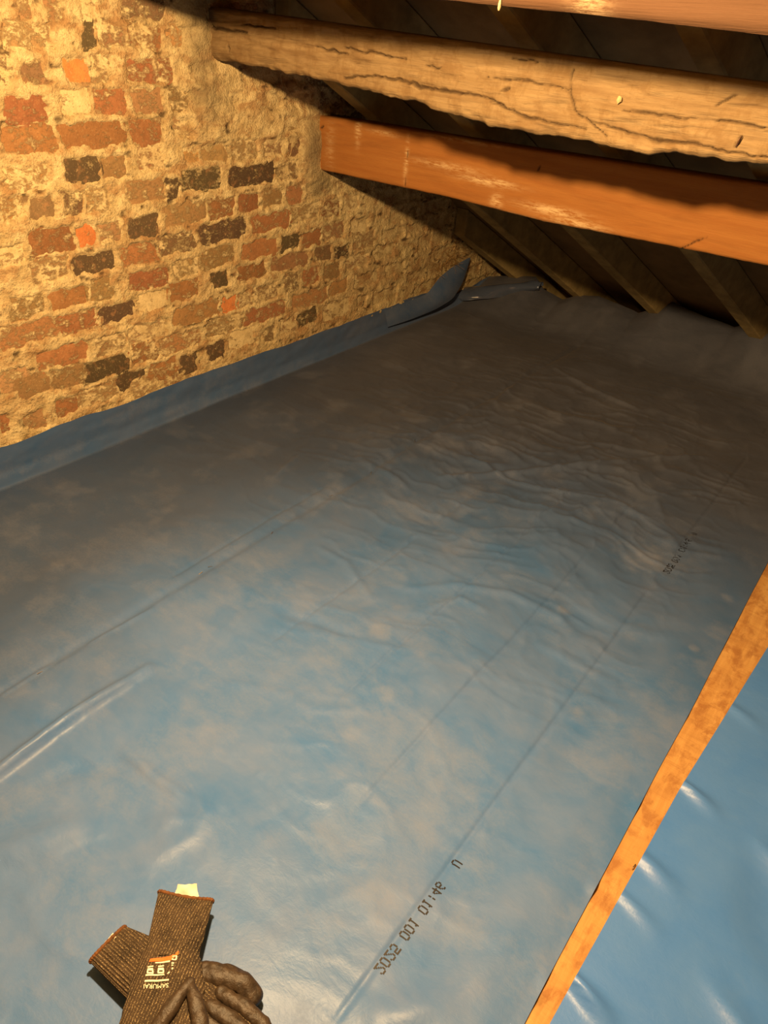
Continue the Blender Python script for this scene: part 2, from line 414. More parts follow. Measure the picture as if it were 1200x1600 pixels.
# ------------------------------------------------------------------ timbers of the roof
def beam(name, material, y0, depth, xs, ztop, zbot, cracks=(), smears=(), rough=0.0008, rag=0.0, nz=30, seed=3, groove=0.008, round_=0.006):
    """a timber along X: front face at y0, its top and bottom heights given along xs"""
    X = np.asarray(xs); T = ztop(X); B = zbot(X) + rag * (fbm(X * 18, X * 0 + 3.3, 4, seed) - 0.5) * 2
    tv = np.linspace(0, 1, nz)
    Xg, Tg = np.meshgrid(X, tv, indexing='ij')
    Zf = B[:, None] + (T - B)[:, None] * Tg
    edge = np.minimum(Tg, 1 - Tg) * (T - B)[:, None]
    yf = y0 + round_ * np.clip(1 - edge / 0.012, 0, 1) ** 2
    yf = yf - rough * 2 * (fbm(Xg * 9, Zf * 40, 4, seed + 5) - 0.5) * 2
    crack = np.zeros_like(Xg); smear = np.zeros_like(Xg)
    for pts, w in cracks:
        q = [(on_axis(p, 1, y0)[0], on_axis(p, 1, y0)[2]) for p in pts]
        d, fr = seg_dist(Xg, Zf + 0.010 * (fbm(Xg * 45, Zf * 60, 4, seed + 9) - 0.5), q)
        c = np.exp(-(d / (0.5 * w * (0.5 + 0.8 * np.sin(np.pi * np.clip(fr, 0.05, 0.95))))) ** 2)
        crack = np.maximum(crack, c)
    for px, rx, rz, a in smears:
        c = on_axis(px, 1, y0)
        smear = np.maximum(smear, a * np.exp(-((Xg - c[0]) / rx) ** 2 - ((Zf - c[2]) / rz) ** 2))
    yf = yf + groove * crack
    front = np.stack([Xg, yf, Zf], -1).reshape(-1, 3)
    nx = len(X)
    back = np.concatenate([np.stack([X, np.full(nx, y0 + depth), T], -1), np.stack([X, np.full(nx, y0 + depth), B], -1)])
    V = np.concatenate([front, back]); nb = len(front)
    Fc = [tuple(q) for q in grid_faces(nx, nz).tolist()]
    for i in range(nx - 1):
        a, b = i * nz + nz - 1, (i + 1) * nz + nz - 1
        Fc.append((a, b, nb + i + 1, nb + i))
        Fc.append((nb + i, nb + i + 1, nb + nx + i + 1, nb + nx + i))
        Fc.append((nb + nx + i, nb + nx + i + 1, (i + 1) * nz, i * nz))
    o = mesh_obj(name, V, Fc, material, smooth=True)
    bm = bmesh.new(); bm.from_mesh(o.data); bmesh.ops.recalc_face_normals(bm, faces=bm.faces); bm.to_mesh(o.data); bm.free()
    set_attr(o, 'crack', np.concatenate([crack.ravel() * 0.95, np.zeros(2 * nx)])); set_attr(o, 'smear', np.concatenate([smear.ravel(), np.zeros(2 * nx)]))
    return o
XS = np.concatenate([np.arange(WX - 0.04, 0.1, 0.0035), np.linspace(0.1, X_R + 0.05, 40)])
Y2, Y3, Y1 = 1.382 * H, 1.786 * H, 1.05 * H
def prof(points, y0):
    q = sorted((on_axis(p, 1, y0)[0], on_axis(p, 1, y0)[2]) for p in points)
    xs_, zs_ = [a for a, _ in q], [b for _, b in q]
    return lambda X: np.interp(X, xs_, zs_)
old = beam('old_purlin', M_OLD, Y2, 0.11, XS,
           prof([(310, 8), (750, 69), (1200, 131)], Y2),
           prof([(330, 91), (420, 108), (500, 125), (600, 147), (650, 162), (700, 178), (760, 196), (800, 204), (900, 222), (1000, 238), (1100, 246), (1200, 256)], Y2),
           cracks=[([(318, 39), (350, 46), (385, 52)], 0.006), ([(375, 37), (429, 45)], 0.003), ([(492, 74), (542, 84)], 0.0028),
                   ([(537, 75), (590, 84), (633, 92)], 0.003), ([(537, 121), (583, 119), (625, 125), (654, 135), (708, 144), (742, 148), (762, 154), (796, 171)], 0.0042),
                   ([(765, 161), (799, 171), (825, 184), (862, 193), (915, 201)], 0.0038), ([(930, 193), (975, 204), (1012, 217), (1087, 227), (1200, 247)], 0.0036),
                   ([(975, 172), (1020, 178), (1087, 188)], 0.0034), ([(1119, 189), (1200, 199)], 0.004), ([(757, 120), (830, 128), (892, 139)], 0.0026),
                   ([(894, 107), (890, 139), (896, 172), (949, 214)], 0.0026), ([(664, 103), (690, 106)], 0.003), ([(800, 92), (840, 97)], 0.0025),
                   ([(782, 143), (795, 137)], 0.005), ([(1120, 165), (1150, 150)], 0.003), ([(357, 70), (358, 80)], 0.006), ([(1150, 230), (1157, 215)], 0.003)],
           smears=[], rough=0.005, rag=0.009, nz=60, seed=13, groove=0.011, round_=0.012)
tag(old, 'rough pale weathered beam with cracks, middle of the three roof beams', 'beam')
pine = beam('orange_purlin', M_PINE, Y3, 0.085, XS,
            prof([(502, 181), (642, 204), (750, 222), (1200, 291)], Y3), prof([(498, 265), (700, 308), (850, 346), (1060, 387), (1200, 415)], Y3),
            cracks=[([(1065, 388), (1105, 370)], 0.003), ([(840, 268), (845, 258)], 0.004), ([(632, 300), (634, 260), (640, 212)], 0.0012), ([(500, 200), (505, 198)], 0.006)],
            smears=[((700, 260), 0.12, 0.010, 0.7), ((760, 284), 0.10, 0.010, 0.9), ((865, 330), 0.10, 0.012, 1.0), ((780, 285), 0.05, 0.008, 1), ((635, 250), 0.008, 0.06, 0.8),
                    ((560, 200), 0.012, 0.05, 0.8), ((900, 350), 0.09, 0.012, 0.9), ((720, 218), 0.14, 0.006, 0.8), ((775, 315), 0.02, 0.02, 0.9), ((600, 208), 0.06, 0.006, 0.7), ((800, 336), 0.16, 0.005, 0.7),
                    ((515, 230), 0.02, 0.08, 0.4)],
            rough=0.001, rag=0.0012, nz=34, seed=23, groove=0.004, round_=0.004)
tag(pine, 'smooth orange timber beam with pale scrapes, lowest of the three roof beams', 'beam')
z1 = on_axis((1000, 32), 1, Y1)[2]
red = beam('red_purlin', M_RED, Y1, 0.065, XS, lambda X: X * 0 + z_raft(Y1 + 0.065) - 0.002,
           prof([(700, 0), (1000, 31), (1200, 55)], Y1), cracks=[], smears=[((920, 10), 0.03, 0.04, 0.3)], rough=0.001, rag=0.001, nz=20, seed=33, round_=0.004)
tag(red, 'reddish planed beam at the top edge, highest of the three roof beams', 'beam')

def plane_pt(p):                                     # where a sight line meets the underside of the rafters
    r = ray(p)
    # CAM.z + t r.z = z_raft(t r.y)
    t = (z_raft(0) - CAM[2]) / (r[2] + SL * r[1])
    return CAM + r * t
SKEW = 0.30                                          # the rafters run slightly aslant
def raft_x0(p):
    q = plane_pt(p); return q[0] - SKEW * q[1]
RX = [raft_x0(p) for p in ((711, 367), (812, 392), (941, 418), (1110, 452))]
step = (RX[-1] - RX[0]) / 3
RX = RX + [RX[-1] + step * k for k in range(1, 7)]
names = ['dark roof rafter nearest the brick wall', 'dark roof rafter second from the brick wall', 'dark roof rafter third from the brick wall', 'dark roof rafter fourth from the brick wall']
far_names = ['fifth', 'sixth', 'seventh', 'eighth', 'ninth', 'tenth']
for k, x in enumerate(RX):
    w = 0.062
    ya = min(Y_EAVE - 0.02, (X_R - 0.1 - x) / SKEW)
    yb = max(Y_RIDGE, (WX + 0.01 - x) / SKEW)
    V = []
    for y in (ya, yb):
        for dx in (0, w):
            V += [(x + SKEW * y + dx, y, z_raft(y)), (x + SKEW * y + dx, y, z_under(y) - 0.001)]
    o = mesh_obj('rafter', V, [(0, 2, 6, 4), (1, 5, 7, 3), (0, 4, 5, 1), (2, 3, 7, 6), (0, 1, 3, 2), (4, 6, 7, 5)], M_RAFTER, smooth=False)
    bm = bmesh.new(); bm.from_mesh(o.data); bmesh.ops.recalc_face_normals(bm, faces=bm.faces); bmesh.ops.bevel(bm, geom=list(bm.edges), offset=0.004, segments=1, affect='EDGES'); bm.to_mesh(o.data); bm.free()
    tag(o, names[k] if k < 4 else 'dark roof rafter, %s counted from the brick wall' % far_names[k - 4], 'rafter', 'roof rafters')

# small wood block wedged at the eaves
c = on_axis((738, 412), 1, 2.93 * H)
bm = bmesh.new(); bmesh.ops.create_cube(bm, size=1)
bmesh.ops.scale(bm, vec=(0.04, 0.05, 0.05), verts=bm.verts)
bmesh.ops.bevel(bm, geom=list(bm.edges), offset=0.004, segments=2, affect='EDGES')
wb = bm_obj('wood_block', bm, M_PINE); wb.location = c; wb.rotation_euler = (0.2, 0.1, 0.3)
tag(wb, 'small orange wood offcut wedged in the eaves corner behind the film flap', 'offcut')

# ------------------------------------------------------------------ joist between the two films
JX0, JX1 = -0.085 * H, 0.105 * H
jy = np.arange(-0.6, 3.75, 0.02); jx = np.linspace(JX0, JX1, 24)
Xg, Yj = np.meshgrid(jx, jy, indexing='ij')
Zj = 0.0006 * (fbm(Xg * 60, Yj * 6, 3, 91) - 0.5) * 2
crk = np.exp(-(np.abs(Yj - fl((845, 1562))[1] - 0.25 * (Xg + 0.02)) / 0.006) ** 2)
top = np.stack([Xg, Yj, Zj - 0.003 * crk], -1).reshape(-1, 3)
nx, ny = len(jx), len(jy)
low = np.concatenate([np.stack([np.full(ny, x), jy, np.full(ny, -0.06)], -1) for x in (JX0, JX1)])
Fc = grid_faces(nx, ny).tolist(); nb = nx * ny
for i in range(ny - 1):
    Fc.append([i, i + 1, nb + i + 1, nb + i]); r0 = (nx - 1) * ny
    Fc.append([r0 + i + 1, r0 + i, nb + ny + i, nb + ny + i + 1])
joist = mesh_obj('joist', np.concatenate([top, low]), [tuple(f) for f in Fc], M_BOARD)
bm = bmesh.new(); bm.from_mesh(joist.data); bmesh.ops.recalc_face_normals(bm, faces=bm.faces); bm.to_mesh(joist.data); bm.free()
set_attr(joist, 'crack', np.concatenate([crk.ravel() * 0.6, np.zeros(2 * ny)])); set_attr(joist, 'smear', np.zeros(nb + 2 * ny))
tag(joist, 'bare orange timber joist showing between the two blue films', 'joist')

# ------------------------------------------------------------------ blue film on the floor
YE = 2.97 * H
EDGE = sorted((on_axis(p, 1, YE)[0], on_axis(p, 1, YE)[2]) for p in
              [(728, 428), (760, 432), (800, 431), (838, 431), (850, 452), (880, 467), (905, 461), (935, 462), (965, 474), (998, 489), (1030, 478), (1052, 471), (1078, 484), (1112, 498), (1148, 511), (1166, 505), (1200, 500), (1260, 515), (1400, 540)])
def z_edge(x): return np.interp(x, [a for a, _ in EDGE], [b for _, b in EDGE])
GLOVE = fl((290, 1520))
CRX = [fl(p)[0] for p in ((600, 1212), (437, 1178), (415, 1008), (470, 1400), (150, 1440))]
CRX = [(fl((600, 1212))[0], 0.3, 1.6), (fl((437, 1178))[0], 0.35, 1.5), (fl((415, 1008))[0], 0.7, 1.4), (-0.21 * H, 0.2, 3.2), (fl((60, 1020))[0], 0.3, 1.1)]
def path(*pts): return [tuple(fl(p)[:2]) for p in pts]
FOLDS = [  # path, height, half width
    (path((-60, 1235), (0, 1198), (80, 1140), (140, 1098), (232, 1040)), 0.020, 0.013),
    (path((-40, 1345), (40, 1312), (100, 1292), (140, 1285)), 0.013, 0.030),
    (path((235, 1278), (310, 1276)), 0.006, 0.014), (path((195, 1165), (250, 1215), (325, 1262)), 0.007, 0.012),
    (path((335, 1258), (300, 1300), (230, 1345)), 0.005, 0.02), (path((60, 1215), (120, 1195), (200, 1190)), -0.006, 0.02),
    (path((690, 742), (780, 736), (900, 730), (1000, 722)), 0.012, 0.012), (path((1005, 718), (1100, 712)), 0.010, 0.012),
    (path((660, 690), (740, 720), (800, 725)), 0.008, 0.02), (path((870, 575), (940, 610), (1000, 640)), 0.010, 0.014),
    (path((830, 575), (800, 605), (760, 640)), 0.006, 0.012), (path((560, 715), (620, 745), (640, 760)), 0.008, 0.014),
    (path((860, 640), (930, 660), (1000, 690)), 0.008, 0.02), (path((430, 745), (470, 705)), 0.006, 0.010), (path((500, 850), (540, 870), (580, 930)), 0.005, 0.012),
    (path((640, 915), (720, 910), (800, 925), (880, 960)), 0.007, 0.014), (path((660, 950), (720, 930), (760, 950)), 0.006, 0.012), (path((850, 1000), (905, 1030), (960, 1060)), 0.005, 0.014),
    (path((440, 955), (500, 970), (560, 1000)), -0.006, 0.016), (path((0, 1085), (80, 1035)), 0.006, 0.006), (path((140, 1002), (240, 950)), 0.005, 0.006),
    (path((600, 1590), (680, 1578), (760, 1592)), 0.012, 0.03), (path((905, 1535), (940, 1470), (965, 1395)), 0.0, 0.01)]
def film_h(x, y):
    n1 = fbm(x * 2.2, y * 2.2, 3, 201) - 0.5
    h = 0.030 * n1
    # sagging between joists
    h = h - 0.006 * np.exp(-((x + 0.98 * H) / 0.014) ** 2) + 0.004 * np.cos((x + 0.98 * H) * 2 * np.pi / 0.57)
    # crumpling
    u = x * 3.2 + y * 1.1; v = y * 9.5 - x * 2.2
    wu = u + 0.8 * fbm(x * 5, y * 5, 3, 221); wv = v + 1.6 * fbm(x * 4, y * 4, 3, 231)
    r1 = 1 - np.abs(2 * vnoise(wu, wv, 241) - 1); r2 = 1 - np.abs(2 * vnoise(wu * 2.3 + 5, wv * 2.1 + 3, 251) - 1)
    r3 = 1 - np.abs(2 * vnoise(u * 5 + 1.5 * n1, v * 1.2, 261) - 1)
    zone = 0.22 + 0.95 * np.exp(-(((x + 0.62 * H) / 0.62) ** 2 + ((y - 1.75 * H) / 0.62) ** 2)) + 0.12 * np.exp(-(((x + 0.45 * H) / 0.5) ** 2 + ((y - 0.9 * H) / 0.5) ** 2))
    r4 = 1 - np.abs(2 * vnoise(x * 16 + 3 * n1 - y * 5, y * 22 + 8 * x + 2 * vnoise(x * 9, y * 9, 265), 263) - 1)
    h = h + zone * (0.009 * r1 ** 3 + 0.006 * r2 ** 3 + 0.003 * r3 ** 3 + 0.0028 * r4 ** 3)
    for xc, a, b in CRX:
        wob = xc + 0.004 * (fbm(y * 3, y * 0 + xc * 7, 2, 271) - 0.5)
        h = h - 0.0030 * np.exp(-((x - wob) / 0.0065) ** 2) * sstep(a * H - 0.2, a * H, y) * (1 - sstep(b * H, b * H + 0.2, y)) * sstep(0.3, 0.5, fbm(y * 4, y * 0 + xc, 2, 281))
    for pts, a, w in FOLDS:
        d, fr = seg_dist(x, y, pts)
        h = h + a * np.exp(-(d / w) ** 2) * np.sin(np.pi * np.clip(0.12 + 0.8 * fr, 0, 1)) ** 0.6
    g = np.exp(-(((x - GLOVE[0]) / 0.17) ** 2 + ((y - GLOVE[1]) / 0.17) ** 2) ** 2)
    h = h * (1 - 0.9 * g) * (0.25 + 0.75 * sstep(-1.575 * H, -1.45 * H, x))
    t = sstep(-0.16 * H, -0.085 * H, x)                     # up onto the joist
    h = (h - 0.010) * (1 - t) + t * (0.0022 + 0.004 * np.abs(fbm(x * 14, y * 9, 2, 291) - 0.5))
    e = sstep(2.62 * H, YE, y)
    h = h * (1 - e) + e ** 1.4 * (z_edge(x) + 0.010 * (fbm(x * 9, y * 9, 3, 295) - 0.5))
    return h
def edge_lift(y):                                            # little puckers along a stapled edge
    return sum(a * np.exp(-((y - c) / w) ** 2) for c, a, w in LIFT)
LIFT = [(fl(p)[1], a, w) for p, a, w in (((1075, 1120), 0.002, 0.02), ((1000, 1262), 0.003, 0.018), ((930, 1390), 0.006, 0.016), ((855, 1535), 0.003, 0.02))]
EX = -0.0255 * H
fx = np.concatenate([np.arange(EX, -0.16 * H, -0.004), np.arange(-0.16 * H, -1.575 * H, -0.0065)])
fx = np.unique(np.concatenate([fx] + [xc + np.arange(-0.012, 0.0121, 0.002) for xc, _, _ in CRX] + [-0.98 * H + np.arange(-0.02, 0.021, 0.004)]))[::-1]
fx = fx[(fx <= EX) & (fx > -1.5755 * H)]
fx = fx[np.concatenate([[True], np.abs(np.diff(np.floor(fx / 0.0018))) > 0])]; fx = fx[np.concatenate([[True], -np.diff(fx) > 0.0008])]
nup = 18
fy = np.concatenate([np.arange(-0.55, 3.0, 0.0065), np.arange(3.0, YE + 0.001, 0.005)])
Xf, Yf = np.meshgrid(fx, fy, indexing='ij')
Zf = film_h(Xf, Yf)
jit = 0.003 * (fbm(Yf * 3, Yf * 0, 2, 301) - 0.5) * 2 * sstep(EX - 0.06, EX, Xf)
near_edge = sstep(EX - 0.02, EX, Xf)
Zf = Zf + near_edge * edge_lift(Yf)
A = np.stack([Xf + jit, Yf, Zf], -1)
# turn-up against the wall
up = []
ytop = 0.098 * H + 0.010 * (fbm(fy * 5, fy * 0, 3, 311) - 0.5) * 2
ytop = np.where(fy > 2.42 * H, ytop * (1 - 0.55 * sstep(2.42 * H, 2.6 * H, fy)), ytop)
zb = film_h(np.full_like(fy, -1.5755 * H), fy)
for k in range(1, nup + 1):
    t = k / nup
    xo = -1.5755 * H - 0.012 * min(1, t * 3) + 0.010 * (fbm(fy * 4, fy * 0 + t * 1.2, 3, 321) - 0.5) * t + 0.004 * (fbm(fy * 16, fy * 0 + t * 4, 2, 325) - 0.5)
    up.append(np.stack([xo, fy, zb * (1 - t) + (zb * 0.3 + ytop) * t], -1))
A = np.concatenate([A, np.array(up)], 0)
nu, nv = A.shape[:2]
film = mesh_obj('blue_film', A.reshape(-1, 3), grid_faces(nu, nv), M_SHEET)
# dust and dirt blotches
def dirt(X, Y):
    d = 0.16 * sstep(0.45, 0.75, fbm(X * 5, Y * 5, 4, 401)) + 0.16 * sstep(0.5, 0.75, fbm(X * 11, Y * 9, 4, 411))
    for p, r, a in (((1020, 868), 0.10, 0.9), ((592, 985), 0.045, 0.9), ((597, 1085), 0.03, 0.8), ((550, 1145), 0.03, 0.6), ((880, 945), 0.02, 0.9), ((905, 1105), 0.02, 0.8), ((960, 1130), 0.05, 0.5),
                    ((1085, 1015), 0.015, 0.9), ((1135, 935), 0.02, 0.7), ((1120, 990), 0.05, 0.4), ((590, 1380), 0.06, 0.7), ((730, 1450), 0.05, 0.6), ((560, 1100), 0.16, 0.35), ((700, 1230), 0.10, 0.45), ((620, 1240), 0.05, 0.5),
                    ((640, 790), 0.10, 0.5), ((800, 690), 0.10, 0.4), ((960, 630), 0.12, 0.5), ((1030, 700), 0.12, 0.5), ((580, 680), 0.2, 0.35), ((850, 1500), 0.06, 0.35), ((600, 870), 0.10, 0.4), ((950, 1180), 0.1, 0.4)):
        c = fl(p); q = np.hypot(X - c[0], (Y - c[1]))
        q = q / r * (0.75 + 0.7 * fbm(X * 24, Y * 24, 3, 421))
        ring = np.exp(-q ** 2.5) * (0.35 + 0.9 * fbm(X * 45, Y * 60, 3, 425))
        d = np.maximum(d, 0.62 * a * ring)
    return d
dv = dirt(A[..., 0], A[..., 1])
dv[len(fx):] = 0.22 * sstep(0.45, 0.75, fbm(A[len(fx):, :, 1] * 5, A[len(fx):, :, 2] * 14, 4, 431))
set_attr(film, 'dust', dv)
def falloff_tint(X, Y):  # light falling off toward eaves and wall, put into the film colour
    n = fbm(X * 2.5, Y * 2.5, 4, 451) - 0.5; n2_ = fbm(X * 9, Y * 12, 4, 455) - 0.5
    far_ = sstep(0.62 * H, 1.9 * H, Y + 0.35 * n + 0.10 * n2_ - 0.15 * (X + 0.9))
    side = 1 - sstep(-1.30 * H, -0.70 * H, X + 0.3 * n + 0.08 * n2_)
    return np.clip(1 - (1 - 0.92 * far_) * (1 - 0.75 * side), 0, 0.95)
falloff = falloff_tint(A[..., 0], A[..., 1]); falloff[len(fx):] = 0.55
set_attr(film, 'falloff_tint', falloff); set_attr(film, 'fill_tint', sstep(1.3 * H, 2.4 * H, A[..., 1]))
tag(film, 'large dusty blue plastic film over the floor, turned up against the brick wall', 'plastic film')

# corner flap of the film standing up where wall, floor and roof meet
def poly_interp(pts, t):
    pts = np.array(pts); s = np.linspace(0, 1, len(pts))
    return np.stack([np.interp(t, s, pts[:, k]) for k in range(3)], -1)
tp = [on_axis(p, 0, x * H) for p, x in (((600, 482), -1.588), ((640, 470), -1.586), ((668, 459), -1.58), ((686, 434), -1.575), ((708, 416), -1.57), ((734, 402), -1.565))]
bt = [on_axis(p, 0, x * H) for p, x in (((606, 511), -1.570), ((640, 500), -1.560), ((680, 484), -1.545), ((708, 467), -1.535), ((724, 440), -1.545), ((735, 404), -1.562))]
ts = np.linspace(0, 1, 40)
ts = ts
Tp = poly_interp(tp, ts); Bt = poly_interp(bt, ts)
for _ in range(4):
    Tp[1:-1] = (Tp[:-2] + 2 * Tp[1:-1] + Tp[2:]) / 4; Bt[1:-1] = (Bt[:-2] + 2 * Bt[1:-1] + Bt[2:]) / 4
V = []
for k in range(14):
    s = k / 13
    q = Bt * (1 - s) + Tp * s
    q = q + np.stack([0.02 * np.sin(np.pi * s) * np.sin(np.pi * ts), 0 * ts, 0 * ts], -1)
    V.append(q)
V = np.array(V)
flap = mesh_obj('corner_flap', V.reshape(-1, 3), grid_faces(14, 40), M_SHEET, film)
set_attr(flap, 'falloff_tint', np.full(V.shape[0] * V.shape[1], 0.6)); set_attr(flap, 'dust', 0.5 * fbm(V[..., 1] * 8, V[..., 2] * 20, 3, 441))

# loose rolled fold lying at the eaves
pth = [on_axis(p, 1, y * H) for p, y in (((712, 461), 2.75), ((742, 463), 2.78), ((772, 461), 2.82), ((802, 454), 2.87), ((828, 448), 2.90), ((846, 447), 2.92))]
pp = poly_interp(pth, np.linspace(0, 1, 36)); V = []
for i, q in enumerate(pp):
    t = i / 35; rr = 0.048 * (0.55 + 0.5 * math.sin(math.pi * min(1, t * 0.9 + 0.2))) * (1 if t < 0.93 else 0.75)
    for a in range(26):
        an = -0.6 + a / 25 * 4.4 + 0.5 * math.sin(t * 5)
        r2 = rr * (1 + 0.10 * math.sin(an * 3 + t * 9))
        V.append(q + np.array([0.0, -math.cos(an) * r2 * 1.25, math.sin(an) * r2]))
roll = mesh_obj('rolled_fold', V, grid_faces(36, 26), M_SHEET3, film)
set_attr(roll, 'dust', np.zeros(len(V))); set_attr(roll, 'falloff_tint', np.full(len(V), 0.85)); set_attr(roll, 'fill_tint', np.full(len(V), 0.6))

# second, cleaner film to the right of the joist
def edge_x(y):
    return np.interp(y, [-0.6, 0.455 * H, 0.892 * H, 1.356 * H, 1.8 * H, 3.0 * H], [-0.02, -0.002 * H, 0.014 * H, 0.046 * H, 0.06 * H, 0.06 * H])
LIFT2 = [(fl(p)[1], a, w) for p, a, w in (((1075, 1232), 0.012, 0.014), ((1000, 1340), 0.010, 0.02), ((968, 1398), 0.008, 0.012), ((893, 1532), 0.020, 0.016), ((1150, 1110), 0.006, 0.02))]
rx = np.concatenate([np.linspace(0, 0.16, 32), np.linspace(0.166, 0.9, 110), np.linspace(0.92, X_R - 0.06, 50)])
ry = np.concatenate([np.arange(-0.55, 2.6, 0.0075), np.linspace(2.62, YE, 40)])
Dx, Yr = np.meshgrid(rx, ry, indexing='ij')
Xr = edge_x(Yr) + Dx * 1.0
u = Xr * 2.2 + Yr * 3.4
hr = 0.030 * (fbm(Xr * 2.0, Yr * 2.0, 3, 501) - 0.5) + 0.022 * (1 - np.abs(2 * vnoise(Xr * 2.0 - Yr * 0.6 + 4, (Yr + 0.45 * Xr) * 6.0 + 1.2 * fbm(Xr * 3, Yr * 3, 2, 511), 521) - 1)) ** 2 + 0.005 * fbm(Xr * 9, Yr * 14, 3, 531)
t = 1 - sstep(0.112 * H, 0.19 * H, Xr)
hr = (hr - 0.012) * (1 - t) + t * 0.0022
for c, a, w in LIFT2:
    wd = Dx * 0.55 + 0.010
    hr = hr + a * np.exp(-((Yr - c + 0.25 * Dx) / (w * 0.6 + Dx * 0.12)) ** 2) * (1 - sstep(0.015, 0.10, Dx))
e = sstep(2.62 * H, YE, Yr); hr = hr * (1 - e) + e ** 1.4 * (0.05 + 0.02 * fbm(Xr * 6, Yr * 6, 2, 541))
B = np.stack([Xr, Yr, hr], -1)
film2 = mesh_obj('clean_film', B.reshape(-1, 3), grid_faces(*B.shape[:2]), M_SHEET2)
set_attr(film2, 'falloff_tint', np.zeros(Xr.size)); set_attr(film2, 'dust', 0.02 * fbm(Xr * 5, Yr * 5, 3, 551))
tag(film2, 'cleaner bright blue plastic film to the right of the bare joist', 'plastic film')

def film_z(x, y): return float(film_h(np.array([x]), np.array([y]))[0])

# printed date code, seen from behind, twice along the film
FONT = {'0': '01110 10001 10001 10001 10001 10001 01110', '1': '00100 01100 00100 00100 00100 00100 01110', '2': '01110 10001 00001 00010 00100 01000 11111',
        '4': '00010 00110 01010 10010 11111 00010 00010', '5': '11111 10000 11110 00001 00001 10001 01110', '6': '00110 01000 10000 11110 10001 10001 01110',
        ':': '00000 00100 00100 00000 00100 00100 00000', 'U': '10001 10001 10001 10001 10001 10001 01110'}
M_INK = mat_plain('black_ink', (0.012, 0.011, 0.012), 0.5, 0.2, 50, 0)
def print_code(y0, y1, fade=0.0):
    text = '2025 001 01:46   U'; pitch = (y1 - y0) / len(text)
    v, f = [], []
    ph = 0.0185
    for i, ch in enumerate(text):
        if ch == ' ': continue
        for r, row in enumerate(FONT[ch].split()):
            for cc, bit in enumerate(row):
                if bit == '0' or random.random() < fade: continue
                y = y0 + (i + 0.08 + (cc + 0.5) / 5 * 0.82) * pitch
                x = -0.2085 * H + 0.006 + ph * (0.5 - (r + 0.5) / 7)      # top of the letters to the right: mirrored
                hw, hh = pitch * 0.082 * 1.05, ph / 14 * 1.05
                z = max(film_z(x + a, y + b) for a in (-hh, hh) for b in (-hw, hw)) + 0.0007
                n0 = len(v)
                v += [(x - hh, y - hw, z), (x + hh, y - hw, z), (x + hh, y + hw, z), (x - hh, y + hw, z)]
                f.append((n0, n0 + 1, n0 + 2, n0 + 3))
    mesh_obj('printed_code', v, f, M_INK, film, smooth=False)['kind'] = 'stuff'
print_code(fl((585, 1510))[1], fl((714, 1336))[1])
print_code(fl((1038, 890))[1], fl((1080, 828))[1], 0.25)

# staples holding the film
M_STEEL = mat_plain('bright_steel', (0.75, 0.74, 0.70), 0.3, 0.1, 40, 0, 0.5, 1.0)
bm = bmesh.new()
for dx, sx, sz, dz in ((0, 0.012, 0.0012, 0.0), (-0.0055, 0.0012, 0.005, -0.0022), (0.0055, 0.0012, 0.005, -0.0022)):
    g = bmesh.ops.create_cube(bm, size=1)['verts']
    bmesh.ops.scale(bm, vec=(sx, 0.0013, sz), verts=g); bmesh.ops.translate(bm, vec=(dx, 0, dz), verts=g)
st0 = bm_obj('staple', bm, M_STEEL, film, smooth=False); first = True
for p in ((20, 752), (228, 669), (388, 607), (560, 538), (328, 882), (313, 892), (425, 831), (517, 770), (648, 690), (62, 1050), (990, 1355), (580, 735)):
    q = fl(p); s = st0 if first else st0.copy()
    if not first: COL.objects.link(s); s.parent = film
    first = False
    s.location = (q[0], q[1], film_z(q[0], q[1]) + 0.0018); s.rotation_euler = (random.uniform(-0.3, 0.3), random.uniform(-0.3, 0.3), random.uniform(0.9, 2.2))

# ------------------------------------------------------------------ work gloves
from mathutils.bvhtree import BVHTree
def mat_knit(name, axis_dir):
    t = NT(name); p = t.pos()
    sp = t.noise(p, 620, 2, 0.6); big = t.noise(p, 30, 4)
    d = t.n('ShaderNodeVectorMath', {'operation': 'DOT_PRODUCT'}, i0=p, i1=axis_dir).outputs['Value']
    rib = t.n('ShaderNodeMath', {'operation': 'SINE'}, i0=t.math('MULTIPLY', d, 2 * math.pi / 0.0042)).outputs[0]
    c = t.mix(t.ramp(big, 0.3, 0.7), (0.030, 0.022, 0.015), (0.075, 0.052, 0.032))
    c = t.mix(t.ramp(t.math('ADD', sp, t.math('MULTIPLY', rib, 0.09)), 0.57, 0.70, 0, 0.8), c, (0.34, 0.26, 0.145))
    t.base(c); t.set(Roughness=0.85, Specular_IOR_Level=0.25)
    t.bump(t.math('ADD', t.math('MULTIPLY', rib, 0.5), sp), 0.0012, 0.8)
    return t.m
M_COAT = mat_plain('nitrile_coating', (0.040, 0.026, 0.015), 0.5, 0.5, 90, 0.003, 0.45)
M_HEM = mat_plain('brown_hem', (0.13, 0.052, 0.016), 0.7, 0.35, 150, 0.001)
M_TAG = mat_plain('white_tag', (0.78, 0.72, 0.58), 0.7, 0.1, 40, 0.001)
M_WHITE = mat_plain('white_print', (0.85, 0.80, 0.62), 0.7, 0.05, 60, 0)
M_ORANGE = mat_plain('orange_print', (0.75, 0.16, 0.03), 0.7, 0.1, 60, 0)

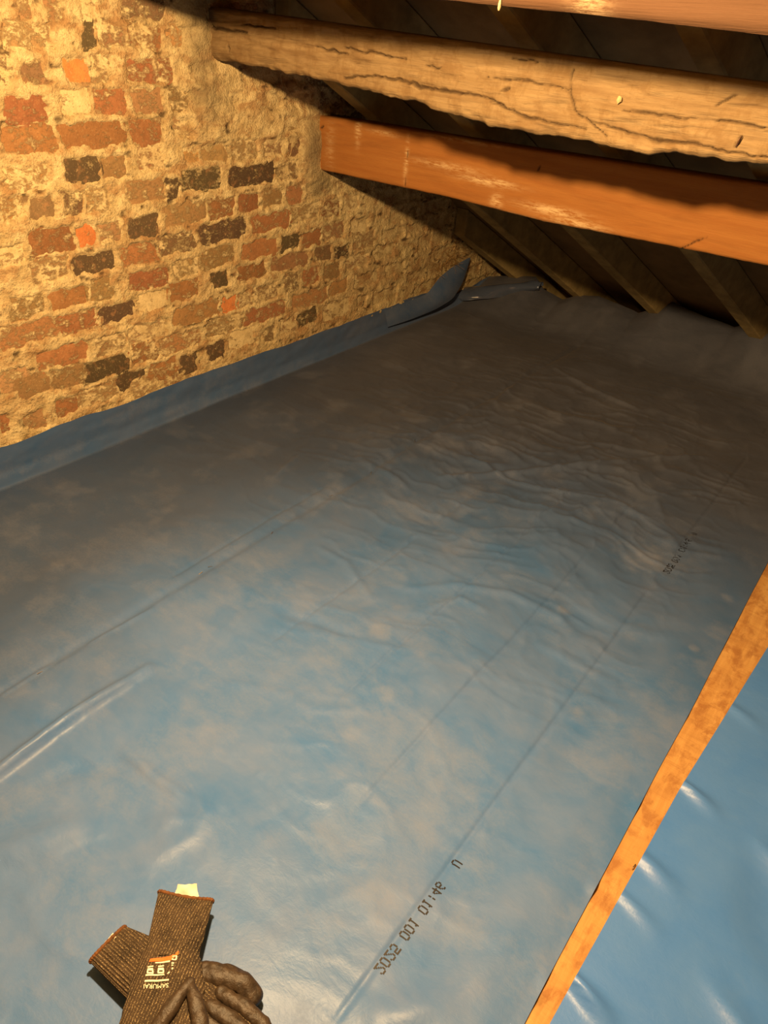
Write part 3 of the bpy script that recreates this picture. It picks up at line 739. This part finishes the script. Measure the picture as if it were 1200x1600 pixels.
def blob_mesh(name, chains, flat, zc, material, parent, voxel=0.0028, smooth=6, wrinkle=0.0012, seed=0):
    """fused tapered limbs, flattened to the height factor flat about zc"""
    bm = bmesh.new()
    for ch in chains:
        pts = [np.array(c[0], float) for c in ch]; rad = [c[1] for c in ch]
        for i in range(len(pts) - 1):
            L = np.linalg.norm(pts[i + 1] - pts[i]); n = max(3, int(L / 0.004))
            for k in range(n + 1):
                t = k / n; q = pts[i] * (1 - t) + pts[i + 1] * t; r = rad[i] * (1 - t) + rad[i + 1] * t
                q = (q[0], q[1], zc + (q[2] - zc) / flat)
                bmesh.ops.create_icosphere(bm, subdivisions=2, radius=r, matrix=Matrix.Translation(q))
    me = bpy.data.meshes.new(name); bm.to_mesh(me); bm.free()
    tmp = bpy.data.objects.new('tmp', me); COL.objects.link(tmp)
    m = tmp.modifiers.new('r', 'REMESH'); m.mode = 'VOXEL'; m.voxel_size = voxel
    m2 = tmp.modifiers.new('s', 'SMOOTH'); m2.iterations = smooth; m2.factor = 0.5
    dg = bpy.context.evaluated_depsgraph_get(); dg.update()
    out = bpy.data.meshes.new_from_object(tmp.evaluated_get(dg))
    bpy.data.objects.remove(tmp); bpy.data.meshes.remove(me)
    n = len(out.vertices)
    co = np.empty(n * 3, np.float32); out.vertices.foreach_get('co', co); co = co.reshape(-1, 3)
    nr = np.empty(n * 3, np.float32); out.vertex_normals.foreach_get('vector', nr); nr = nr.reshape(-1, 3)
    w = (fbm(co[:, 0] * 60 + co[:, 2] * 50, co[:, 1] * 60, 3, 700 + seed) - 0.5) * 2
    co = co + nr * (w * wrinkle * 2)[:, None]
    co[:, 2] = zc + (co[:, 2] - zc) * flat
    out.vertices.foreach_set('co', co.ravel()); out.update()
    out.polygons.foreach_set('use_smooth', [True] * len(out.polygons))
    out.name = name
    o = bpy.data.objects.new(name, out); COL.objects.link(o); out.materials.append(material); o.parent = parent
    return o
def cuff(L0, R0, L1, R1, th0, th1, material, parent, dip=0.006, ribs=34, flare=0.0):
    """flattened ribbed tube from the mouth (L0-R0) to the wrist (L1-R1), open at the mouth, and its rolled hem"""
    L0, R0, L1, R1 = map(np.array, (L0, R0, L1, R1))
    na, nl = 204, 36
    rows = []
    def ringpts(t, inset=0.0):
        c = (L0 + R0) / 2 * (1 - t) + (L1 + R1) / 2 * t
        hv = ((R0 - L0) / 2) * (1 - t) + ((R1 - L1) / 2) * t
        th = th0 * (1 - t) + th1 * t
        w = np.linalg.norm(hv); hv = hv / w; w -= inset; th -= inset
        an = np.arange(na) / na * 2 * np.pi
        rib = 0.0006 * np.cos(an * ribs) * (1 if inset == 0 else 0)
        sx = np.sign(np.cos(an)) * np.abs(np.cos(an)) ** 0.8
        sag = -dip * (1 - t) ** 2 * np.cos(an) ** 2 * 0 - dip * (1 - t) ** 3 * (1 - np.cos(an) ** 2) * (np.sin(an) > 0)
        return c + hv * (sx * (w + rib))[:, None] + np.array([0, 0, 1.0]) * (np.sin(an) * (th + rib) + sag)[:, None]
    for k in range(nl): rows.append(ringpts(k / (nl - 1)))
    inner = [ringpts(k / 11 * 0.5, 0.003) for k in range(12)]
    V = np.concatenate(inner[::-1] + rows); nr_ = len(inner) + nl
    Fq = []
    for i in range(nr_ - 1):
        for j in range(na):
            Fq.append((i * na + j, i * na + (j + 1) % na, (i + 1) * na + (j + 1) % na, (i + 1) * na + j))
    o = mesh_obj('cuff', V, Fq, material, parent)
    mouth = ringpts(0.0, 0.0008)
    hv, hf = [], []
    for j in range(na):
        tg = mouth[(j + 1) % na] - mouth[j - 1]; tg = tg / np.linalg.norm(tg)
        ax = (L0 + R0) / 2 - (L1 + R1) / 2; ax = ax / np.linalg.norm(ax)
        n2 = np.cross(tg, ax); n2 /= np.linalg.norm(n2)
        for a in range(8):
            an = a / 8 * 2 * math.pi; r = 0.0030 * (1 + 0.12 * math.sin(j * 0.9))
            hv.append(mouth[j] + (ax * math.cos(an) + n2 * math.sin(an)) * r)
    for j in range(na):
        for a in range(8):
            hf.append((j * 8 + a, j * 8 + (a + 1) % 8, ((j + 1) % na) * 8 + (a + 1) % 8, ((j + 1) % na) * 8 + a))
    mesh_obj('hem', hv, hf, M_HEM, parent)
    return o
def P3(px, z): return tuple(fl(px, z))
def paper(name, corners, parent, seed):
    n = 9; c = [np.array(q) for q in corners]; V = []
    for i in range(n):
        for j in range(n):
            u, v = i / (n - 1), j / (n - 1)
            q = (c[0] * (1 - u) + c[1] * u) * (1 - v) + (c[3] * (1 - u) + c[2] * u) * v
            V.append(q + np.array([random.uniform(-1, 1) * 0.0006, random.uniform(-1, 1) * 0.0006, 0.0022 * math.sin(u * 7 + seed) * math.cos(v * 5)]))
    return mesh_obj(name, V, grid_faces(n, n), M_TAG, parent)

# lower glove, its cuff to the left and its fingers coming out to the right
gb = empty('work_glove', P3((240, 1530), 0.0))
gb_inv = Matrix.Translation(-gb.location)
K_B = mat_knit('knit_lower', tuple(np.array(P3((196, 1449), 0)) - np.array(P3((141, 1507), 0))))
def norm(v): v = np.array(v); return tuple(v / np.linalg.norm(v))
K_B = mat_knit('knit_lower', norm(np.subtract(P3((196, 1449), 0), P3((141, 1507), 0))))
zb_ = 0.016
parts = []
parts.append(cuff(P3((141, 1503), 0.020), P3((196, 1448), 0.020), P3((212, 1575), zb_), P3((262, 1475), zb_), 0.011, 0.014, K_B, gb, 0.004))
parts.append(blob_mesh('hand', [[(P3((235, 1520), zb_), 0.034), (P3((275, 1545), zb_), 0.038), (P3((318, 1560), zb_), 0.034)],
                                [(P3((300, 1530), zb_), 0.028), (P3((335, 1545), zb_), 0.024)], [(P3((285, 1580), zb_), 0.03), (P3((320, 1595), zb_), 0.026)],
                                [(P3((318, 1563), zb_ + 0.003), 0.016), (P3((360, 1583), zb_ + 0.006), 0.013), (P3((385, 1598), zb_ + 0.004), 0.012)]], 0.50, zb_, K_B, gb, seed=1))
parts.append(blob_mesh('thumb', [[(P3((318, 1520), zb_ + 0.008), 0.017), (P3((350, 1524), zb_ + 0.010), 0.0165), (P3((378, 1535), zb_ + 0.006), 0.0165), (P3((395, 1556), zb_ - 0.001), 0.0150)]], 0.7, zb_, M_COAT, gb, 0.0022, 4, 0.0014, 2))
for i, ch in enumerate([[((345, 1552), 0.010, 0.011), ((380, 1572), 0.010, 0.0115), ((412, 1600), 0.004, 0.0115), ((425, 1625), 0.0, 0.011)],
                        [((328, 1572), 0.010, 0.011), ((362, 1594), 0.009, 0.0115), ((395, 1622), 0.004, 0.0115), ((405, 1650), 0, 0.011)],
                        [((320, 1590), 0.006, 0.011), ((345, 1616), 0.006, 0.012), ((368, 1650), 0.002, 0.011)],
                        [((300, 1600), 0.004, 0.011), ((318, 1634), 0.004, 0.011), ((330, 1668), 0.0, 0.010)]]):
    parts.append(blob_mesh('finger', [[(P3(p, zb_ + dz), r) for p, dz, r in ch]], 0.66, zb_, M_COAT, gb, 0.0022, 4, 0.0014, 5 + i))
parts.append(paper('size_tag', [P3((167, 1482), 0.024), P3((182, 1465), 0.028), P3((176, 1458), 0.024), P3((163, 1473), 0.020)], gb, 1))
tag(gb, 'black knitted work glove underneath, cuff to the left, coated fingers to the right', 'glove', 'pair of work gloves on the blue film')

# upper glove lying across it
ga = empty('work_glove', P3((265, 1520), 0.0))
K_A = mat_knit('knit_upper', norm(np.subtract(P3((333, 1412), 0), P3((248, 1390), 0))))
za = 0.042
cuff(P3((248, 1394), 0.030), P3((333, 1408), 0.030), P3((225, 1500), za), P3((309, 1498), za), 0.017, 0.015, K_A, ga, 0.018)
handA = blob_mesh('hand', [[(P3((250, 1488), za), 0.026), (P3((232, 1545), za), 0.029), (P3((217, 1610), za), 0.031), (P3((205, 1660), za - 0.01), 0.028)],
                           [(P3((285, 1488), za), 0.026), (P3((288, 1545), za), 0.028), (P3((285, 1610), za), 0.032), (P3((280, 1660), za - 0.01), 0.028)],
                           [(P3((268, 1495), za), 0.028), (P3((255, 1600), za), 0.030)]], 0.52, za, K_A, ga, seed=9)
for i, ch in enumerate([[((296, 1536), 0.018, 0.008), ((280, 1556), 0.020, 0.0105), ((258, 1588), 0.019, 0.0115), ((238, 1620), 0.014, 0.012), ((226, 1660), 0.0, 0.012)],
                        [((294, 1536), 0.018, 0.008), ((304, 1560), 0.019, 0.0105), ((312, 1592), 0.017, 0.0115), ((314, 1630), 0.010, 0.012), ((312, 1668), -0.004, 0.012)],
                        [((262, 1655), 0.0, 0.013), ((256, 1700), -0.012, 0.012), ((250, 1735), -0.022, 0.011)],
                        [((205, 1650), -0.005, 0.013), ((192, 1695), -0.016, 0.012), ((182, 1725), -0.026, 0.011)]]):
    blob_mesh('finger', [[(P3(p, za + dz), r) for p, dz, r in ch]], 0.7, za, M_COAT, ga, 0.0022, 4, 0.0014, 15 + i)
paper('size_tag', [P3((272, 1400), 0.020), P3((311, 1402), 0.020), P3((307, 1381), 0.026), P3((278, 1382), 0.026)], ga, 2)
bvh = BVHTree.FromPolygons([v.co.copy() for v in handA.data.vertices], [tuple(p.vertices) for p in handA.data.polygons])
def drape(px):
    q = np.array(P3(px, za + 0.012)); d = q - CAM; d = d / np.linalg.norm(d)
    h = bvh.ray_cast(Vector((q[0], q[1], 0.4)), Vector((0, 0, -1)))
    z = h[0].z if h[0] is not None else za + 0.012
    return (q[0], q[1], z + 0.0009)
def decal(name, quads, material):
    v, f = [], []
    for q in quads:
        n = 6; n0 = len(v)
        for i in range(n + 1):
            for j in range(3):
                u, w = i / n, j / 2
                a = np.array(q[0]) * (1 - u) + np.array(q[1]) * u; b = np.array(q[3]) * (1 - u) + np.array(q[2]) * u
                v.append(drape(a * (1 - w) + b * w))
        f += [tuple(n0 + k for k in t_) for t_ in grid_faces(n + 1, 3).tolist()]
    o = mesh_obj(name, v, f, material, ga, smooth=False); o['kind'] = 'stuff'
    return o
decal('printed_stripe', [[(233, 1504), (268, 1502), (268, 1495), (235, 1499)], [(268, 1501), (279, 1492), (281, 1486), (267, 1495)]], M_ORANGE)
wq = [[(243, 1506.5), (266, 1504.5), (266, 1502), (243, 1504.5)], [(226, 1536), (264, 1533.5), (264, 1531), (227, 1533)], [(228, 1526.5), (257, 1525), (257, 1523), (228, 1524)]]
for cx, cy in ((235, 1517), (251.5, 1516)):
    wq += [[(cx - 4, cy - 4), (cx + 5, cy - 5), (cx + 5, cy - 7), (cx - 4, cy - 6)], [(cx - 5.5, cy + 4), (cx - 3, cy + 4), (cx - 2, cy - 3), (cx - 4, cy - 3)],
           [(cx + 3, cy + 4), (cx + 5.5, cy + 4), (cx + 4.5, cy - 3), (cx + 2.5, cy - 3)], [(cx - 2.5, cy + 1), (cx + 3, cy + 1), (cx + 2.5, cy - 3), (cx - 2, cy - 3)], [(cx - 5, cy + 6), (cx + 5, cy + 6), (cx + 5, cy + 3.5), (cx - 5, cy + 3.5)]]
wq += [[(269, 1501.5), (275, 1501.5), (275.5, 1500), (269.5, 1500)], [(269.5, 1496.5), (277, 1495.5), (277, 1494), (270, 1495)], [(268.5, 1501), (270.5, 1501), (271.5, 1496), (269.5, 1496)], [(274, 1501), (276, 1501), (277.5, 1495), (275.5, 1495)],
       [(268, 1507), (272, 1507), (272.5, 1505), (268.5, 1505)], [(268, 1510), (271, 1510), (271.5, 1508.5), (268.5, 1508.5)], [(268, 1516), (270, 1516), (271, 1513), (269, 1513)], [(261, 1523.5), (265, 1522), (266, 1519), (263, 1520.5)]]
decal('printed_marks', wq, M_WHITE)
tc = bpy.data.curves.new('lettering', 'FONT'); tc.body = 'SAMURAI'; tc.size = 1.0; tc.align_x = 'LEFT'
to = bpy.data.objects.new('tmp', tc); COL.objects.link(to)
dg = bpy.context.evaluated_depsgraph_get(); dg.update()
tm = bpy.data.meshes.new_from_object(to.evaluated_get(dg)); bpy.data.objects.remove(to)
xs_ = [v.co.x for v in tm.vertices]; ys_ = [v.co.y for v in tm.vertices]
x0, x1_, y0_, y1_ = min(xs_), max(xs_), min(ys_), max(ys_)
for v in tm.vertices:
    u = (v.co.x - x0) / (x1_ - x0); w = (v.co.y - y0_) / (y1_ - y0_)
    a = np.array((264.0, 1537.5)) * (1 - u) + np.array((225.0, 1539.5)) * u          # foot of the letters, running leftwards
    b = np.array((263.0, 1544.5)) * (1 - u) + np.array((225.0, 1546.5)) * u
    v.co = drape(a * (1 - w) + b * w)
lt = bpy.data.objects.new('lettering', tm); COL.objects.link(lt); tm.materials.append(M_WHITE); lt.parent = ga; lt['kind'] = 'stuff'
tag(ga, 'black knitted work glove on top, white and orange print, cuff pointing up', 'glove', 'pair of work gloves on the blue film')
# parts were built in world space: keep them there under their parents
for e in (ga, gb):
    inv = Matrix.Translation(-Vector(e.location))
    for ch in e.children: ch.matrix_parent_inverse = inv

# ------------------------------------------------------------------ small things
c = on_axis((968, 156), 1, Y2)
def chip(name, px, size, y, material, parent, rot):
    c = on_axis(px, 1, y)
    bm = bmesh.new(); bmesh.ops.create_icosphere(bm, subdivisions=2, radius=1)
    for v in bm.verts: v.co *= random.uniform(0.75, 1.15)
    bmesh.ops.scale(bm, vec=size, verts=bm.verts)
    o = bm_obj(name, bm, material, parent, smooth=False); o.location = c; o.rotation_euler = rot
    return o
M_CHIP = mat_plain('pale_splinter', (0.50, 0.38, 0.19), 0.7, 0.2, 60, 0.001)
chip('wood_chip', (967, 156), (0.006, 0.004, 0.008), Y2 - 0.003, M_CHIP, old, (0.2, 0.5, 0.1))
chip('wood_chip', (325, 28), (0.003, 0.003, 0.016), Y2 - 0.004, M_CHIP, old, (0.1, 0.1, 0.1))
chip('nail', (1154, 222), (0.002, 0.006, 0.012), Y2 - 0.004, mat_plain('rusty_iron', (0.10, 0.05, 0.03), 0.6), old, (0.1, 0.25, 0))
chip('splinter', (781, 6), (0.0022, 0.003, 0.010), Y1 - 0.002, M_CHIP, red, (0, 0.1, 0))

# bulb on a cord that lights the attic
lampo = empty('hanging_bulb', (LAMP[0], LAMP[1], LAMP[2] + 0.04))
def turned(name, prof_, material, parent):
    V, Fq = [], []; n = 20
    for r, z in prof_:
        for a in range(n): V.append((r * math.cos(a / n * 6.28318), r * math.sin(a / n * 6.28318), z))
    for i in range(len(prof_) - 1):
        for a in range(n): Fq.append((i * n + a, i * n + (a + 1) % n, (i + 1) * n + (a + 1) % n, (i + 1) * n + a))
    return mesh_obj(name, V, Fq, material, parent)
M_BAK = mat_plain('black_bakelite', (0.02, 0.02, 0.02), 0.4, 0.1, 20, 0)
turned('socket', [(0.0, 0.055), (0.008, 0.055), (0.018, 0.045), (0.019, 0.004), (0.015, 0.0), (0.0, 0.0)], M_BAK, lampo)
turned('cord', [(0.003, 0.055), (0.003, z_raft(LAMP[1]) - LAMP[2] - 0.04)], M_BAK, lampo)
tag(lampo, 'bulb in a black socket hanging on a cord from the rafters', 'lamp')
